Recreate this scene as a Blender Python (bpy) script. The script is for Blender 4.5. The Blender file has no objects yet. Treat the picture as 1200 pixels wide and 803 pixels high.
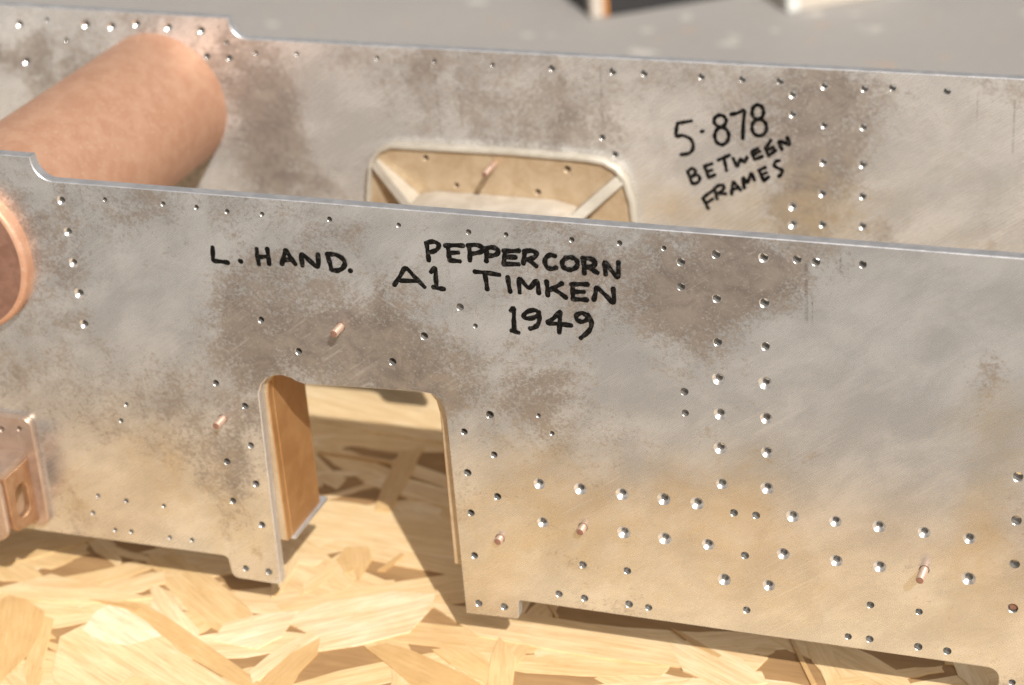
import bpy, bmesh, math, random
from mathutils import Vector, Matrix, Quaternion
from mathutils.geometry import delaunay_2d_cdt

# Model units: 1 unit of the tables = U metres.  x along the frame, y away from the
# viewer, z up; the top of the strand board is z = BOARD in table units and 0 in metres.
U = 0.00284
BOARD = -44.3
rnd = random.Random(11)

CAM_AT = (80.92702,-203.5372,109.7654)
CAM_ROT = ((0.9391668,0.3366139,-0.06824137),(0.09411793,-0.4433084,-0.8914143),(-0.3303144,0.8307639,-0.4480219))
FOCAL_PX = 2461.9703

sc = bpy.context.scene
COL = sc.collection


def V(x, y, z):
    return Vector((x * U, y * U, (z - BOARD) * U))


# ------------------------------------------------------------------ camera
cam = bpy.data.cameras.new('camera')
cam.sensor_width = 36.0
cam.lens = FOCAL_PX / 1200.0 * 36.0
cam.clip_start, cam.clip_end = 0.02, 200.0
cam.dof.use_dof = True
cam.dof.focus_distance = 241 * U
cam.dof.aperture_fstop = 10.0
cam.dof.aperture_blades = 7
cam_ob = bpy.data.objects.new('camera', cam)
COL.objects.link(cam_ob)
r = CAM_ROT
m = Matrix(((r[0][0], -r[1][0], -r[2][0]), (r[0][1], -r[1][1], -r[2][1]), (r[0][2], -r[1][2], -r[2][2]))).to_4x4()
m.translation = V(*CAM_AT)
cam_ob.matrix_world = m
sc.camera = cam_ob

# ------------------------------------------------------------------ sky and sun
SUN_DIR = Vector((-0.66, 0.84, -1.0)).normalized()
elev = math.asin(-SUN_DIR.z)
azim = math.atan2(-SUN_DIR.x, -SUN_DIR.y)
world = bpy.data.worlds.new('World')
sc.world = world
world.use_nodes = True
wn = world.node_tree.nodes
bg = wn['Background']
sky = wn.new('ShaderNodeTexSky')
sky.sky_type = 'NISHITA'
sky.sun_disc = False
sky.sun_elevation = elev
sky.sun_rotation = azim
sky.dust_density = 4.0
sky.ozone_density = 0.4
hs = wn.new('ShaderNodeHueSaturation')      # sky desaturated to take blue out of the shade
hs.inputs['Saturation'].default_value = 0.38
world.node_tree.links.new(sky.outputs[0], hs.inputs['Color'])
tint = wn.new('ShaderNodeMix')              # warm multiply added to the sky light to turn shade browner
tint.data_type, tint.blend_type = 'RGBA', 'MULTIPLY'
tint.inputs[0].default_value = 1.0
tint.inputs[7].default_value = (1.0, 0.85, 0.69, 1)
world.node_tree.links.new(hs.outputs[0], tint.inputs[6])
world.node_tree.links.new(tint.outputs[2], bg.inputs[0])
bg.inputs[1].default_value = 0.085
sun = bpy.data.lights.new('sun', 'SUN')
sun.energy = 4.5
sun.angle = math.radians(0.53)
sun.color = (1.0, 0.965, 0.915)
sun_ob = bpy.data.objects.new('sun', sun)
sun_ob.rotation_euler = SUN_DIR.to_track_quat('-Z', 'Y').to_euler()
sun_ob.location = (0.5, -0.6, 1.0)
COL.objects.link(sun_ob)
sc.view_settings.view_transform = 'Standard'
sc.view_settings.look = 'None'
sc.view_settings.gamma = 1
sc.view_settings.exposure = 0.12
sc.view_settings.use_curve_mapping = False
sc.cycles.max_bounces = 8


# ------------------------------------------------------------------ node helpers
class Mat:
    def __init__(self, name):
        self.m = bpy.data.materials.new(name)
        self.m.use_nodes = True
        self.t = self.m.node_tree
        self.b = self.t.nodes['Principled BSDF']

    def n(self, kind, **kw):
        nd = self.t.nodes.new('ShaderNode' + kind)
        for k, v in kw.items():
            setattr(nd, k, v)
        return nd

    def put(self, sock, v):
        if isinstance(v, bpy.types.NodeSocket):
            self.t.links.new(v, sock)
        elif isinstance(v, (tuple, list)) and len(v) == 3 and sock.type == 'RGBA':
            sock.default_value = (*v, 1)
        else:
            sock.default_value = v

    def math(self, op, a, b=0.0, c=0.0, clamp=False):
        nd = self.n('Math', operation=op)
        nd.use_clamp = clamp
        for i, v in enumerate((a, b, c)):
            self.put(nd.inputs[i], v)
        return nd.outputs[0]

    def mix(self, f, a, b, mode='MIX'):
        nd = self.n('Mix', data_type='RGBA', blend_type=mode)
        self.put(nd.inputs[0], f)
        self.put(nd.inputs[6], a)
        self.put(nd.inputs[7], b)
        return nd.outputs[2]

    def step(self, v, lo, hi, a=0.0, b=1.0):
        nd = self.n('MapRange', interpolation_type='SMOOTHSTEP')
        for i, x in enumerate((v, lo, hi, a, b)):
            self.put(nd.inputs[i], x)
        return nd.outputs[0]

    def noise(self, vec, scale, detail=4.0, rough=0.55, dist=0.0):
        nd = self.n('TexNoise')
        self.put(nd.inputs['Vector'], vec)
        nd.inputs['Scale'].default_value = scale
        nd.inputs['Detail'].default_value = detail
        nd.inputs['Roughness'].default_value = rough
        nd.inputs['Distortion'].default_value = dist
        return nd.outputs['Fac']

    def mapping(self, vec, scale=(1, 1, 1), rot=(0, 0, 0), loc=(0, 0, 0)):
        nd = self.n('Mapping')
        self.put(nd.inputs[0], vec)
        nd.inputs['Location'].default_value = loc
        nd.inputs['Rotation'].default_value = rot
        nd.inputs['Scale'].default_value = scale
        return nd.outputs[0]

    def coords(self, kind='Object'):
        return self.n('TexCoord').outputs[kind]

    def units(self):
        return self.mapping(self.coords(), scale=(1 / U,) * 3, loc=(0, 0, BOARD))

    def bump(self, h, strength, dist):
        nd = self.n('Bump')
        nd.inputs['Strength'].default_value = strength
        nd.inputs['Distance'].default_value = dist
        self.put(nd.inputs['Height'], h)
        self.put(self.b.inputs['Normal'], nd.outputs[0])

    def set(self, **kw):
        for k, v in kw.items():
            self.put(self.b.inputs[k.replace('_', ' ')], v)
        return self


def steel(name, patina, yellow, scribe, seed, metallic, base):
    M = Mat(name)
    co = M.units()
    sh = M.mapping(co, loc=(seed * 37.0, 0, seed * 11.0))
    xyz = M.n('SeparateXYZ')
    M.put(xyz.inputs[0], co)
    X, Z = xyz.outputs[0], xyz.outputs[2]
    acc = M.math('MULTIPLY_ADD', M.noise(sh, 0.075, 4, 0.62, 0.9), 1.9, -0.56 + base)
    for cx, cz, rx, rz, a in patina:
        dx = M.math('MULTIPLY', M.math('SUBTRACT', X, cx), 1 / rx)
        dz = M.math('MULTIPLY', M.math('SUBTRACT', Z, cz), 1 / rz)
        d2 = M.math('ADD', M.math('MULTIPLY', dx, dx), M.math('MULTIPLY', dz, dz))
        g = M.math('POWER', 2.718, M.math('MULTIPLY', d2, -0.8))
        acc = M.math('MULTIPLY_ADD', g, a, acc)
    fine = M.noise(sh, 1.9, 7, 0.75, 0.3)
    mid = M.noise(M.mapping(sh, scale=(1, 1, 1.2)), 0.3, 6, 0.68, 0.8)
    tot = M.math('ADD', acc, M.math('MULTIPLY_ADD', fine, 1.25, -0.625))
    tot = M.math('ADD', tot, M.math('MULTIPLY_ADD', mid, 1.1, -0.55))
    fine2 = M.noise(M.mapping(sh, loc=(13, 0, 5), scale=(1, 1, 1.35)), 1.7, 6, 0.68, 1.1)
    crisp = M.step(M.math('MULTIPLY_ADD', fine2, 3.0, M.math('ADD', tot, -1.5)), 0.46, 0.60)
    ox = M.math('MULTIPLY_ADD', crisp, 0.4, M.math('MULTIPLY', M.step(tot, 0.22, 0.82), 0.6))
    def grain(ang, along, across, sc, det):
        return M.noise(M.mapping(M.mapping(sh, rot=(0, ang, 0)), scale=(along, 1, across)), sc, det, 0.6)
    smear = M.noise(M.mapping(M.mapping(sh, rot=(0, 0.6, 0)), scale=(0.6, 1, 1)), 0.16, 6, 0.62, 0.3)
    light = M.mix(M.step(smear, 0.35, 0.7), (0.55, 0.55, 0.545), (0.70, 0.70, 0.695))
    dark = M.mix(M.step(mid, 0.35, 0.65), (0.19, 0.155, 0.135), (0.325, 0.28, 0.245))
    col = M.mix(M.math('MULTIPLY', ox, 0.82), light, dark)
    tint = M.noise(M.mapping(sh, loc=(9, 0, 3)), 0.11, 4, 0.6, 0.5)
    tacc = M.math('MULTIPLY_ADD', tint, 0.7, -0.52)
    for cx, cz, rx, rz, a in yellow:
        dx = M.math('MULTIPLY', M.math('SUBTRACT', X, cx), 1 / rx)
        dz = M.math('MULTIPLY', M.math('SUBTRACT', Z, cz), 1 / rz)
        d2 = M.math('ADD', M.math('MULTIPLY', dx, dx), M.math('MULTIPLY', dz, dz))
        tacc = M.math('MULTIPLY_ADD', M.math('POWER', 2.718, M.math('MULTIPLY', d2, -0.8)), a, tacc)
    tacc = M.math('ADD', tacc, M.math('MULTIPLY_ADD', mid, 0.5, -0.25))
    col = M.mix(M.step(tacc, -0.18, 0.5, 0.0, 0.5), col, (0.58, 0.44, 0.215))  # yellow is partly rust tone, partly the board's reflection painted in
    for lx, z0, z1, w in scribe:
        q = M.math('ABSOLUTE', M.math('SUBTRACT', X, lx))
        g = M.math('MULTIPLY', M.step(q, w, w * 2.2, 0.5, 0), M.math('MULTIPLY', M.step(Z, z0 - 0.6, z0 + 0.6), M.step(Z, z1 - 0.6, z1 + 0.6, 1, 0)))
        col = M.mix(M.math('MULTIPLY', g, M.step(fine, 0.35, 0.6)), col, (0.16, 0.14, 0.13))
    # small pale and dark specks, stains and scratches
    sp = M.noise(M.mapping(sh, loc=(3, 0, 71)), 2.1, 5, 0.66, 0.6)
    col = M.mix(M.step(sp, 0.61, 0.70, 0.0, 0.55), col, (0.66, 0.63, 0.58))
    sp2 = M.noise(M.mapping(sh, loc=(31, 0, 17)), 1.9, 4, 0.7)
    col = M.mix(M.step(sp2, 0.68, 0.76, 0.0, 0.6), col, (0.17, 0.145, 0.12))
    wf = M.noise(M.mapping(sh, loc=(61, 0, 29), scale=(1, 1, 1.5)), 3.2, 4, 0.62, 1.4)
    col = M.mix(M.math('MULTIPLY', M.step(wf, 0.60, 0.66), M.step(ox, 0.1, 0.6, 0.1, 0.5)), col, (0.62, 0.59, 0.55))
    scr = grain(0.62, 0.09, 4.0, 1.0, 4)
    scr2 = grain(-0.5, 0.14, 3.2, 1.0, 3)
    worked = M.step(M.noise(M.mapping(sh, loc=(51, 0, 23)), 0.07, 4, 0.65, 0.5), 0.48, 0.66)
    worked2 = M.step(M.noise(M.mapping(sh, loc=(7, 0, 83)), 0.09, 4, 0.65, 0.5), 0.50, 0.68)
    lines = M.math('ADD', M.math('MULTIPLY', worked, M.step(scr, 0.52, 0.66, 0, 0.42)), M.math('MULTIPLY', worked2, M.step(scr2, 0.56, 0.70, 0, 0.28)))
    col = M.mix(lines, col, (0.72, 0.71, 0.69))
    rough = M.math('ADD', M.step(ox, 0, 1, 0.27, 0.50), M.math('MULTIPLY_ADD', smear, 0.10, -0.05))
    rough = M.math('ADD', rough, M.math('MULTIPLY_ADD', scr, 0.2, -0.1))
    h = M.math('ADD', M.math('MULTIPLY', fine, 0.6), M.math('ADD', M.math('MULTIPLY', scr, 0.35), M.math('MULTIPLY', ox, 0.35)))
    M.bump(h, 0.13, 0.00012)
    return M.set(Base_Color=col, Roughness=rough, Metallic=metallic).m


def metal(name, base, base2, rough, metallic, scale=1.0, speck=None, bump=0.2):
    M = Mat(name)
    co = M.units()
    a = M.noise(co, 0.35 * scale, 5, 0.65, 0.4)
    b = M.noise(co, 2.4 * scale, 5, 0.7)
    col = M.mix(M.step(a, 0.35, 0.65), base, base2)
    if speck:
        col = M.mix(M.step(b, 0.55, 0.68, 0.0, 0.6), col, speck)
    M.bump(b, bump, 0.00012)
    return M.set(Base_Color=col, Roughness=M.math('MULTIPLY_ADD', a, 0.25, rough - 0.12), Metallic=metallic).m


FRONT_HOLES = ((24.74,-1.99,'c'),(30.16,-1.92,'c'),(24.82,-6.5,'c'),(30.19,-6.41,'c'),(24.71,-11,'c'),(30.23,-10.85,'c'),(24.8,-15.77,'c'),(30.16,-15.62,'c'),(21.74,-18.86,'c'),(33.13,-18.99,'c'),(38.11,-18.97,'c'),(43.12,-18.94,'c'),(48.25,-18.99,'c'),(53.31,-19.04,'c'),(22.93,-24.34,'c'),(31.97,-24.29,'c'),(38.21,-24.29,'c'),(43.27,-24.33,'c'),(53.37,-24.39,'c'),(24.79,-28.97,'c'),(30.18,-28.96,'c'),(2.13,-18.83,'c'),(7.32,-18.84,'c'),(12.54,-18.84,'c'),(17.69,-18.83,'c'),(2.21,-24.24,'c'),(12.5,-24.2,'c'),(17.59,-24.29,'c'),(24.83,13.5,'d'),(30.2,13.57,'d'),(24.79,8.09,'d'),(30.21,8.09,'d'),(24.75,2.67,'d'),(30.23,2.71,'d'),(58.33,-10.37,'r'),(58.36,-15.96,'r'),(58.4,-21.67,'r'),(-57.96,13.46,'l'),(-57.79,9.24,'l'),(-57.84,5.05,'l'),(-57.77,0.81,'l'),(-57.82,-3.5,'l'),(-32.57,-0.35,'s'),(-28,-4.18,'s'),(-40.15,-9.92,'s'),(-36.5,-12.77,'s'),(-36.45,-18.41,'s'),(-6.18,3.99,'s'),(-11.11,-0.32,'s'),(-15.57,-4.23,'s'),(-3.55,-10.03,'s'),(-7.06,-12.8,'s'),(-3.43,-15.53,'s'),(20.67,-4.11,'s'),(20.68,-6.89,'s'),(26.14,-19.52,'s'),(28.79,-19.49,'s'),(27.36,-25.22,'s'),(27.42,-32.91,'s'),(42.23,-29.78,'s'),(47.87,-29.81,'s'),(39.64,-34.65,'s'),(42.17,-34.59,'s'),(47.86,-34.7,'s'),(51.22,-34.72,'s'),(58.72,-37.84,'s'),(-7.09,-18.51,'s'),(-3.43,-21.39,'s'),(-7.12,-24.22,'s'),(-7.18,-30.43,'s'),(-7.18,-37.53,'s'),(-3.75,-37.49,'s'),(7.03,-29.64,'s'),(12.68,-29.63,'s'),(3.67,-34.39,'s'),(6.98,-34.49,'s'),(12.68,-34.45,'s'),(15.17,-34.54,'s'),(-40.23,-21.27,'s'),(-36.5,-24.05,'s'),(-40.21,-27.1,'s'),(-36.48,-30.17,'s'),(-39.8,-37.33,'s'),(-36.46,-37.34,'s'),(33.88,13.69,'s'),(35.94,13.57,'s'),(41.04,13.73,'s'),(20.81,12.22,'s'),(20.71,9.17,'s'),(-53.69,-14.56,'t'),(-54.88,-17.08,'t'),(-4.44,1.71,'t'),(2.65,-9.4,'t'),(4.21,-11.63,'t'),(-4.3,13.72,'t'),(0.28,13.79,'t'),(8.15,13.82,'t'),(13.77,13.89,'t'),(18.9,13.71,'t'),(-51.75,14.06,'t'),(-43.75,14.12,'t'),(-39.25,14.03,'t'),(-35.17,13.8,'t'),(-30.53,13.84,'t'),(-21.75,13.9,'t'),(-12.97,13.86,'t'),(-60.43,-29.12,'t'),(-61.71,-31.94,'t'),(-56.22,-29.32,'t'),(-50.63,-29.33,'t'),(-58.74,-34.18,'t'),(-56.27,-34.08,'t'),(-50.52,-34.17,'t'),(-47.22,-34.09,'t'))
BACK_HOLES = ((-96.62,16.45,'l'),(-85.13,16.85,'l'),(-80.82,16.78,'l'),(-76.58,17.37,'l'),(-71.41,17.09,'l'),(-66.01,16.83,'l'),(-96.61,10.55,'l'),(20.87,-3.96,'l'),(20.85,-6.61,'l'),(25.23,13.53,'b'),(30.52,13.48,'b'),(25.22,8.04,'b'),(30.44,8.13,'b'),(25.1,2.81,'b'),(30.37,2.82,'b'),(24.97,-1.76,'b'),(30.4,-1.72,'b'),(24.97,-6.27,'b'),(30.43,-6.07,'b'),(21.01,12.1,'b'),(20.99,9.34,'b'),(-65.62,12.96,'s'),(-62.02,12.88,'s'),(34.19,13.8,'s'),(41.22,13.74,'s'),(-3.8,13.96,'s'),(0.66,13.96,'s'),(-12.49,13.98,'s'),(-5.75,4.3,'s'),(-4.02,1.89,'s'),(8.61,13.91,'s'),(14.23,13.86,'s'),(19.31,13.9,'s'),(-88.94,14.29,'t'),(-91.73,17.34,'t'),(-62.1,15.21,'t'),(-57.62,13.88,'t'),(-51.07,14.09,'t'),(-38.58,14.1,'t'),(-29.88,14.05,'t'),(-21.23,14,'t'),(24.71,-11,'c'),(30.23,-10.85,'c'),(24.8,-15.77,'c'),(30.16,-15.62,'c'),(21.74,-18.86,'c'),(33.13,-18.99,'c'),(38.11,-18.97,'c'),(43.12,-18.94,'c'),(48.25,-18.99,'c'),(53.31,-19.04,'c'),(22.93,-24.34,'c'),(31.97,-24.29,'c'),(38.21,-24.29,'c'),(43.27,-24.33,'c'),(53.37,-24.39,'c'),(24.79,-28.97,'c'),(30.18,-28.96,'c'),(2.13,-18.83,'c'),(7.32,-18.84,'c'),(12.54,-18.84,'c'),(17.69,-18.83,'c'),(2.21,-24.24,'c'),(12.5,-24.2,'c'),(17.59,-24.29,'c'),(58.33,-10.37,'r'),(58.36,-15.96,'r'),(58.4,-21.67,'r'),(26.14,-19.52,'s'),(28.79,-19.49,'s'),(27.36,-25.22,'s'),(27.42,-32.91,'s'),(42.23,-29.78,'s'),(47.87,-29.81,'s'),(39.64,-34.65,'s'),(42.17,-34.59,'s'),(47.86,-34.7,'s'),(51.22,-34.72,'s'),(58.72,-37.84,'s'),(7.03,-29.64,'s'),(12.68,-29.63,'s'),(3.67,-34.39,'s'),(6.98,-34.49,'s'),(12.68,-34.45,'s'),(15.17,-34.54,'s'),(-53.69,-14.56,'t'),(-54.88,-17.08,'t'),(4.21,-11.63,'t'),(-60.43,-29.12,'t'),(-61.71,-31.94,'t'),(-56.22,-29.32,'t'),(-50.63,-29.33,'t'),(-58.74,-34.18,'t'),(-56.27,-34.08,'t'),(-50.52,-34.17,'t'),(-47.22,-34.09,'t'))
PINS = ((-21.95,-0.19,2),(-39.93,-15.02,1.9),(-3.56,-27.4,0.9),(7.34,-24.23,1.2),(48.35,-24.01,2.4),(58.43,-27.62,-0.3))
CUT = ((-34.34,-10.83),(-33.8,-9.44),(-32.97,-8.51),(-31.96,-7.98),(-30.77,-7.79),(-29.64,-8.02),(-28.65,-8.5),(-27.75,-8.69),(-19.36,-8.26),(-12.16,-7.96),(-10.95,-8.11),(-10.01,-8.7),(-9.44,-9.68),(-9.24,-11.18))
LETTERS = (('hand',0,0.52,((0,((-37.82,8.89),(-37.95,7.74),(-37.94,7.14),(-36.93,7.08),(-35.98,7.01))),(0,((-34.37,7.42),(-34.16,7.31))),(0,((-31.86,9.22),(-31.88,8.09),(-31.85,7.16))),(0,((-30.44,9.38),(-30.42,8.22),(-30.45,7.32))),(0,((-31.87,8.13),(-30.46,8.33))),(0,((-28.75,7.47),(-28.24,8.79),(-27.94,9.34),(-27.52,8.57),(-26.94,7.64))),(0,((-28.52,8.06),(-27.28,8.2))),(0,((-26.02,7.53),(-25.93,9.03),(-24.94,8.24),(-24,7.57),(-23.78,9.22))),(0,((-22.56,9.29),(-22.35,8.2),(-22.23,7.32))),(1,((-22.63,9.32),(-21.57,9.38),(-20.69,8.99),(-20.39,8.37),(-20.75,7.69),(-21.44,7.32),(-22.18,7.29))),(0,((-19.85,7.46),(-19.68,7.4))))),('peppercorn',0,0.5,((0,((-9.58,9.65),(-9.61,10.79),(-9.65,11.82))),(1,((-9.75,11.87),(-8.82,12.13),(-8.16,11.84),(-8.37,11.23),(-8.99,10.85),(-9.65,10.68))),(0,((-7,11.7),(-7.01,10.75),(-6.94,10))),(0,((-7.39,11.74),(-6.19,11.9),(-5.08,11.94))),(0,((-7,10.86),(-5.79,11.02))),(0,((-7,9.94),(-5.67,9.92))),(0,((-4.37,12.01),(-4.37,10.98),(-4.42,10.12))),(1,((-4.55,11.99),(-3.54,12.18),(-2.77,11.93),(-2.87,11.44),(-3.49,11.17),(-4.32,10.99))),(0,((-2.26,11.81),(-2.31,10.9),(-2.39,10.19))),(1,((-2.41,11.85),(-1.46,12.04),(-0.81,11.75),(-1,11.28),(-1.59,11.01),(-2.28,10.95))),(0,((0.05,11.69),(-0.12,10.82),(-0.28,10.14))),(0,((-0.19,11.73),(0.86,11.79),(1.75,11.92))),(0,((-0.08,10.99),(1.27,11.05))),(0,((-0.31,10.08),(1.57,10.2))),(0,((2.41,11.9),(2.28,11.04),(2.15,10.33))),(1,((2.31,11.89),(3.2,12.05),(3.8,11.81),(3.61,11.31),(3,11.02),(2.34,10.88))),(0,((2.81,10.92),(3.71,10.15))),(1,((6.06,11.64),(5.48,11.72),(4.95,11.33),(4.78,10.72),(5.02,10.16),(5.58,10),(6.13,10.21))),(1,((8.51,10.49),(8.13,10.2),(7.66,10.08),(7.22,10.17),(6.92,10.45),(6.86,10.84),(7.04,11.23),(7.42,11.52),(7.89,11.64),(8.33,11.54),(8.62,11.27),(8.69,10.88),(8.51,10.49))),(0,((9.45,11.67),(9.44,10.61),(9.44,9.76))),(1,((9.29,11.66),(10.25,11.69),(10.84,11.32),(10.61,10.88),(10.05,10.67),(9.59,10.63))),(0,((9.87,10.65),(10.48,10.31),(11.02,10.01))),(0,((11.98,9.89),(11.95,11.37),(12.75,10.38),(13.4,9.76),(13.56,11.57))))),('a_one',0,0.5,((0,((-14.3,6.06),(-13.44,7.3),(-12.6,8.4),(-11.55,7.34),(-10.44,6.17))),(0,((-13.47,6.72),(-11.4,6.86))),(0,((-9.45,8.19),(-8.86,8.74),(-8.9,7.45),(-8.91,6.21))),(0,((-9.36,6.28),(-8.67,6.18),(-7.97,6.16))))),('timken',0,0.5,((0,((-3.98,8.75),(-2.5,8.75),(-0.91,8.62))),(0,((-2.72,8.62),(-2.6,7.49),(-2.57,6.59))),(0,((0.09,8.47),(0.15,7.47),(0.27,6.56))),(0,((1.42,6.59),(1.54,8.34),(2.61,7.3),(3.62,8.31),(3.77,6.71))),(0,((4.81,8.37),(4.85,7.38),(4.84,6.54))),(0,((6.7,8.28),(5.74,7.65),(4.99,7.2))),(0,((5.42,7.57),(6.27,7.05),(7.06,6.48))),(0,((7.93,8.23),(7.9,7.26),(7.88,6.45))),(0,((7.75,8.22),(8.85,8.37),(9.77,8.43))),(0,((7.88,7.34),(9.24,7.44))),(0,((7.82,6.42),(8.74,6.43),(9.59,6.48))),(0,((10.38,6.53),(10.63,7.39),(10.87,8.08),(11.84,7.24),(12.74,6.44),(12.77,8.21))))),('year',0,0.5,((0,((0.14,4.14),(0.53,4.43),(0.45,2.99),(0.39,1.43))),(0,((0.03,1.56),(0.5,1.47),(0.92,1.38))),(1,((3.66,4.24),(3.07,4.51),(2.19,4.21),(1.71,3.67),(2.03,3.34),(2.88,3.51),(3.53,3.96))),(1,((3.63,4.24),(3.6,3.44),(3.4,2.74),(2.92,2.27),(2.36,2.05))),(0,((6.22,4.61),(5.36,3.7),(4.62,3.05),(5.97,3.03),(7.47,2.99))),(0,((6.22,4.55),(6.09,3.28),(5.95,1.9))),(1,((9.4,4.49),(8.85,4.73),(8.19,4.37),(8.21,3.83),(8.79,3.61),(9.43,3.95),(9.71,4.41))),(1,((9.54,4.61),(9.89,3.94),(9.89,3.13),(9.41,2.31),(8.52,1.48))))),('dimension',1,0.47,((0,((5.15,7.06),(6.01,7.27),(7.04,7.52))),(1,((5.06,7.07),(4.89,6.12),(4.82,5.16),(5.72,5.32),(6.72,4.96),(7.16,4.18),(7.05,3.36),(6.54,2.77),(5.4,2.5))),(0,((8.38,6.04),(8.65,6.15))),(1,((11.33,7.02),(10.89,6.95),(10.5,7.1),(10.25,7.43),(10.21,7.85),(10.4,8.25),(10.75,8.52),(11.19,8.6),(11.58,8.45),(11.83,8.12),(11.87,7.7),(11.68,7.3),(11.33,7.02))),(1,((11.59,6.79),(11.99,6.43),(12.18,5.86),(12.11,5.22),(11.79,4.68),(11.33,4.39),(10.83,4.42),(10.43,4.78),(10.24,5.36),(10.31,6),(10.62,6.54),(11.09,6.83),(11.59,6.79))),(0,((12.54,8.78),(13.47,9.06),(14.39,9.39),(14.25,7.75),(14.12,5.41))),(1,((16.53,8.4),(16.13,8.31),(15.76,8.51),(15.52,8.93),(15.49,9.46),(15.66,9.96),(16,10.3),(16.4,10.39),(16.77,10.19),(17,9.77),(17.03,9.24),(16.86,8.74),(16.53,8.4))),(1,((16.71,8.32),(17.15,8.03),(17.4,7.52),(17.39,6.91),(17.11,6.36),(16.66,6.03),(16.14,6),(15.69,6.28),(15.45,6.8),(15.46,7.41),(15.73,7.96),(16.19,8.29),(16.71,8.32))))),('between',1,0.44,((0,((6.27,0.08),(6.54,-0.77),(6.89,-1.71))),(1,((6.27,0.13),(6.92,0.55),(7.36,0.35),(7.23,-0.25),(6.77,-0.64))),(1,((6.77,-0.64),(7.57,-0.3),(7.96,-0.79),(7.71,-1.39),(6.94,-1.71))),(0,((8.68,1.07),(8.93,0.23),(9.27,-0.62))),(0,((8.64,1.02),(9.77,1.5))),(0,((8.97,0.23),(9.75,0.57))),(0,((9.22,-0.62),(10.13,-0.09))),(0,((10.61,2.07),(11.44,2.5),(12.25,2.93))),(0,((11.44,2.46),(11.6,1.59),(11.76,0.62))),(0,((12.73,2.48),(12.98,1.92),(13.33,1.38),(13.75,2.43),(14.27,2.01),(14.68,2.82))),(0,((15.36,3.59),(15.5,3.02),(15.78,2.53))),(0,((15.36,3.61),(16.16,4.17))),(0,((15.48,3.11),(16.46,3.78))),(0,((15.78,2.58),(16.8,3.06))),(0,((17.21,4.33),(17.42,3.84),(17.68,3.22))),(0,((17.25,4.24),(18.01,5.49))),(0,((17.43,4.03),(18.35,4.5))),(0,((17.68,3.22),(18.65,4.11))),(0,((19.48,4.26),(19.1,5.38),(19.84,5.24),(20.53,5.06),(20.23,6.04))))),('frames',1,0.44,((0,((8.32,-3.71),(8.64,-4.4),(9.05,-5.25))),(0,((8.32,-3.71),(9.02,-3.07),(9.76,-2.49))),(0,((8.66,-4.52),(9.72,-3.72))),(0,((10.03,-2.23),(10.19,-2.98),(10.35,-3.72))),(1,((9.94,-2.19),(10.68,-1.62),(11.26,-1.58),(11.2,-2.24),(10.31,-2.92))),(0,((10.51,-2.86),(11.59,-2.82))),(0,((12.39,-2.81),(12.5,-1.86),(12.7,-1),(13.14,-1.46),(13.66,-2.1))),(0,((12.54,-2.14),(13.4,-1.74))),(0,((14.2,-1.78),(14.05,-0.2),(14.66,-0.9),(15.17,0.44),(15.64,-0.5))),(0,((16.28,1.04),(16.6,0.27),(16.96,-0.54))),(0,((16.28,0.99),(17.21,1.52))),(0,((16.54,0.31),(17.33,0.74))),(0,((16.92,-0.5),(17.63,0.16))),(1,((19.11,2.63),(18.61,2.43),(18.4,1.88),(18.88,1.53),(19.45,1.27),(19.4,0.75),(19,0.31))))))
FRONT_PATINA = ((-34.86,-3.5,8.2,7.26,0.5),(-21.8,0.17,10.07,8.23,0.4),(-13.51,-5.85,6.66,4.72,0.3),(30.64,11.25,12.16,4.69,0.5),(6.82,8.5,6.12,5.45,0.15),(-61.6,2.11,5.02,9.86,0.15),(55.3,2.91,1.43,4.15,0.45),(3.89,-5.02,6.33,5.19,0.2),(19.87,7.61,5.9,6.46,0.25),(-47.77,1.06,6.64,8.48,-0.55),(11.38,-1.94,7.17,6.79,-0.45),(42.94,-1.64,15.61,14.24,-0.5),(50.98,11.63,11.42,6.08,-0.6),(-63.25,-6.49,5.11,3.78,-0.3),(-11.96,10.04,9.63,4.44,-0.1),(-56.26,-31.04,25.34,5.45,-0.3),(9.05,-26.64,31.14,11.26,-0.3),(40.23,-29.04,24.02,8.43,-0.55),(49.81,-16.06,11.17,6.78,-0.4),(25.23,-14.91,8.05,4.64,-0.3),(-2.61,-35.9,9.04,6.51,-0.3),(-40.09,-23.65,4.94,7.85,0.15))
BACK_PATINA = ((-56.06,-0.23,5.29,6.85,0.6),(-26.14,11.36,16.38,3.56,0.4),(-13.76,7.69,7.47,5.09,0.3),(24.52,2.77,8.56,9.33,0.6),(26.82,12.55,6.71,3.57,0.35),(-86.52,10,13.1,5.47,0.4),(-59.5,10.15,4.15,6.65,0.3),(-45.15,5.11,6.06,5.31,-0.4),(42.62,1.65,11.97,8.55,-0.5),(10.29,-3.27,9.54,7.71,-0.3),(-18.63,9.91,5.03,3.8,-0.2),(-1.96,-4.21,3.72,7.85,-0.2))
FRONT_YELLOW = ((-39.95,-31.32,6.24,6.71,0.35),(-52.1,-21.42,8.84,5.24,0.25),(-68.03,-31.36,12,5.54,0.2),(2.75,-22.71,11.91,11.19,0.35),(26.17,-18.24,9.07,7.06,0.4),(54.59,-17.62,4.65,12.55,0.4),(-7.12,-35.35,4.6,5.21,0.3),(56.83,-2.13,5.37,5.29,0.25),(30.05,-30.67,10.18,3.65,0.15),(40.06,6.47,18.16,6.3,-0.5),(44.64,12.04,14.25,6.13,-0.3),(-21.92,-21.22,1.18,1.25,0),(10.34,-2.06,9.22,6.79,-0.4),(41.12,-12.79,6.7,5.63,-0.4),(-48.38,1.01,7.25,8.5,-0.3),(-12.06,8.94,31.09,4.46,-0.3))
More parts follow.
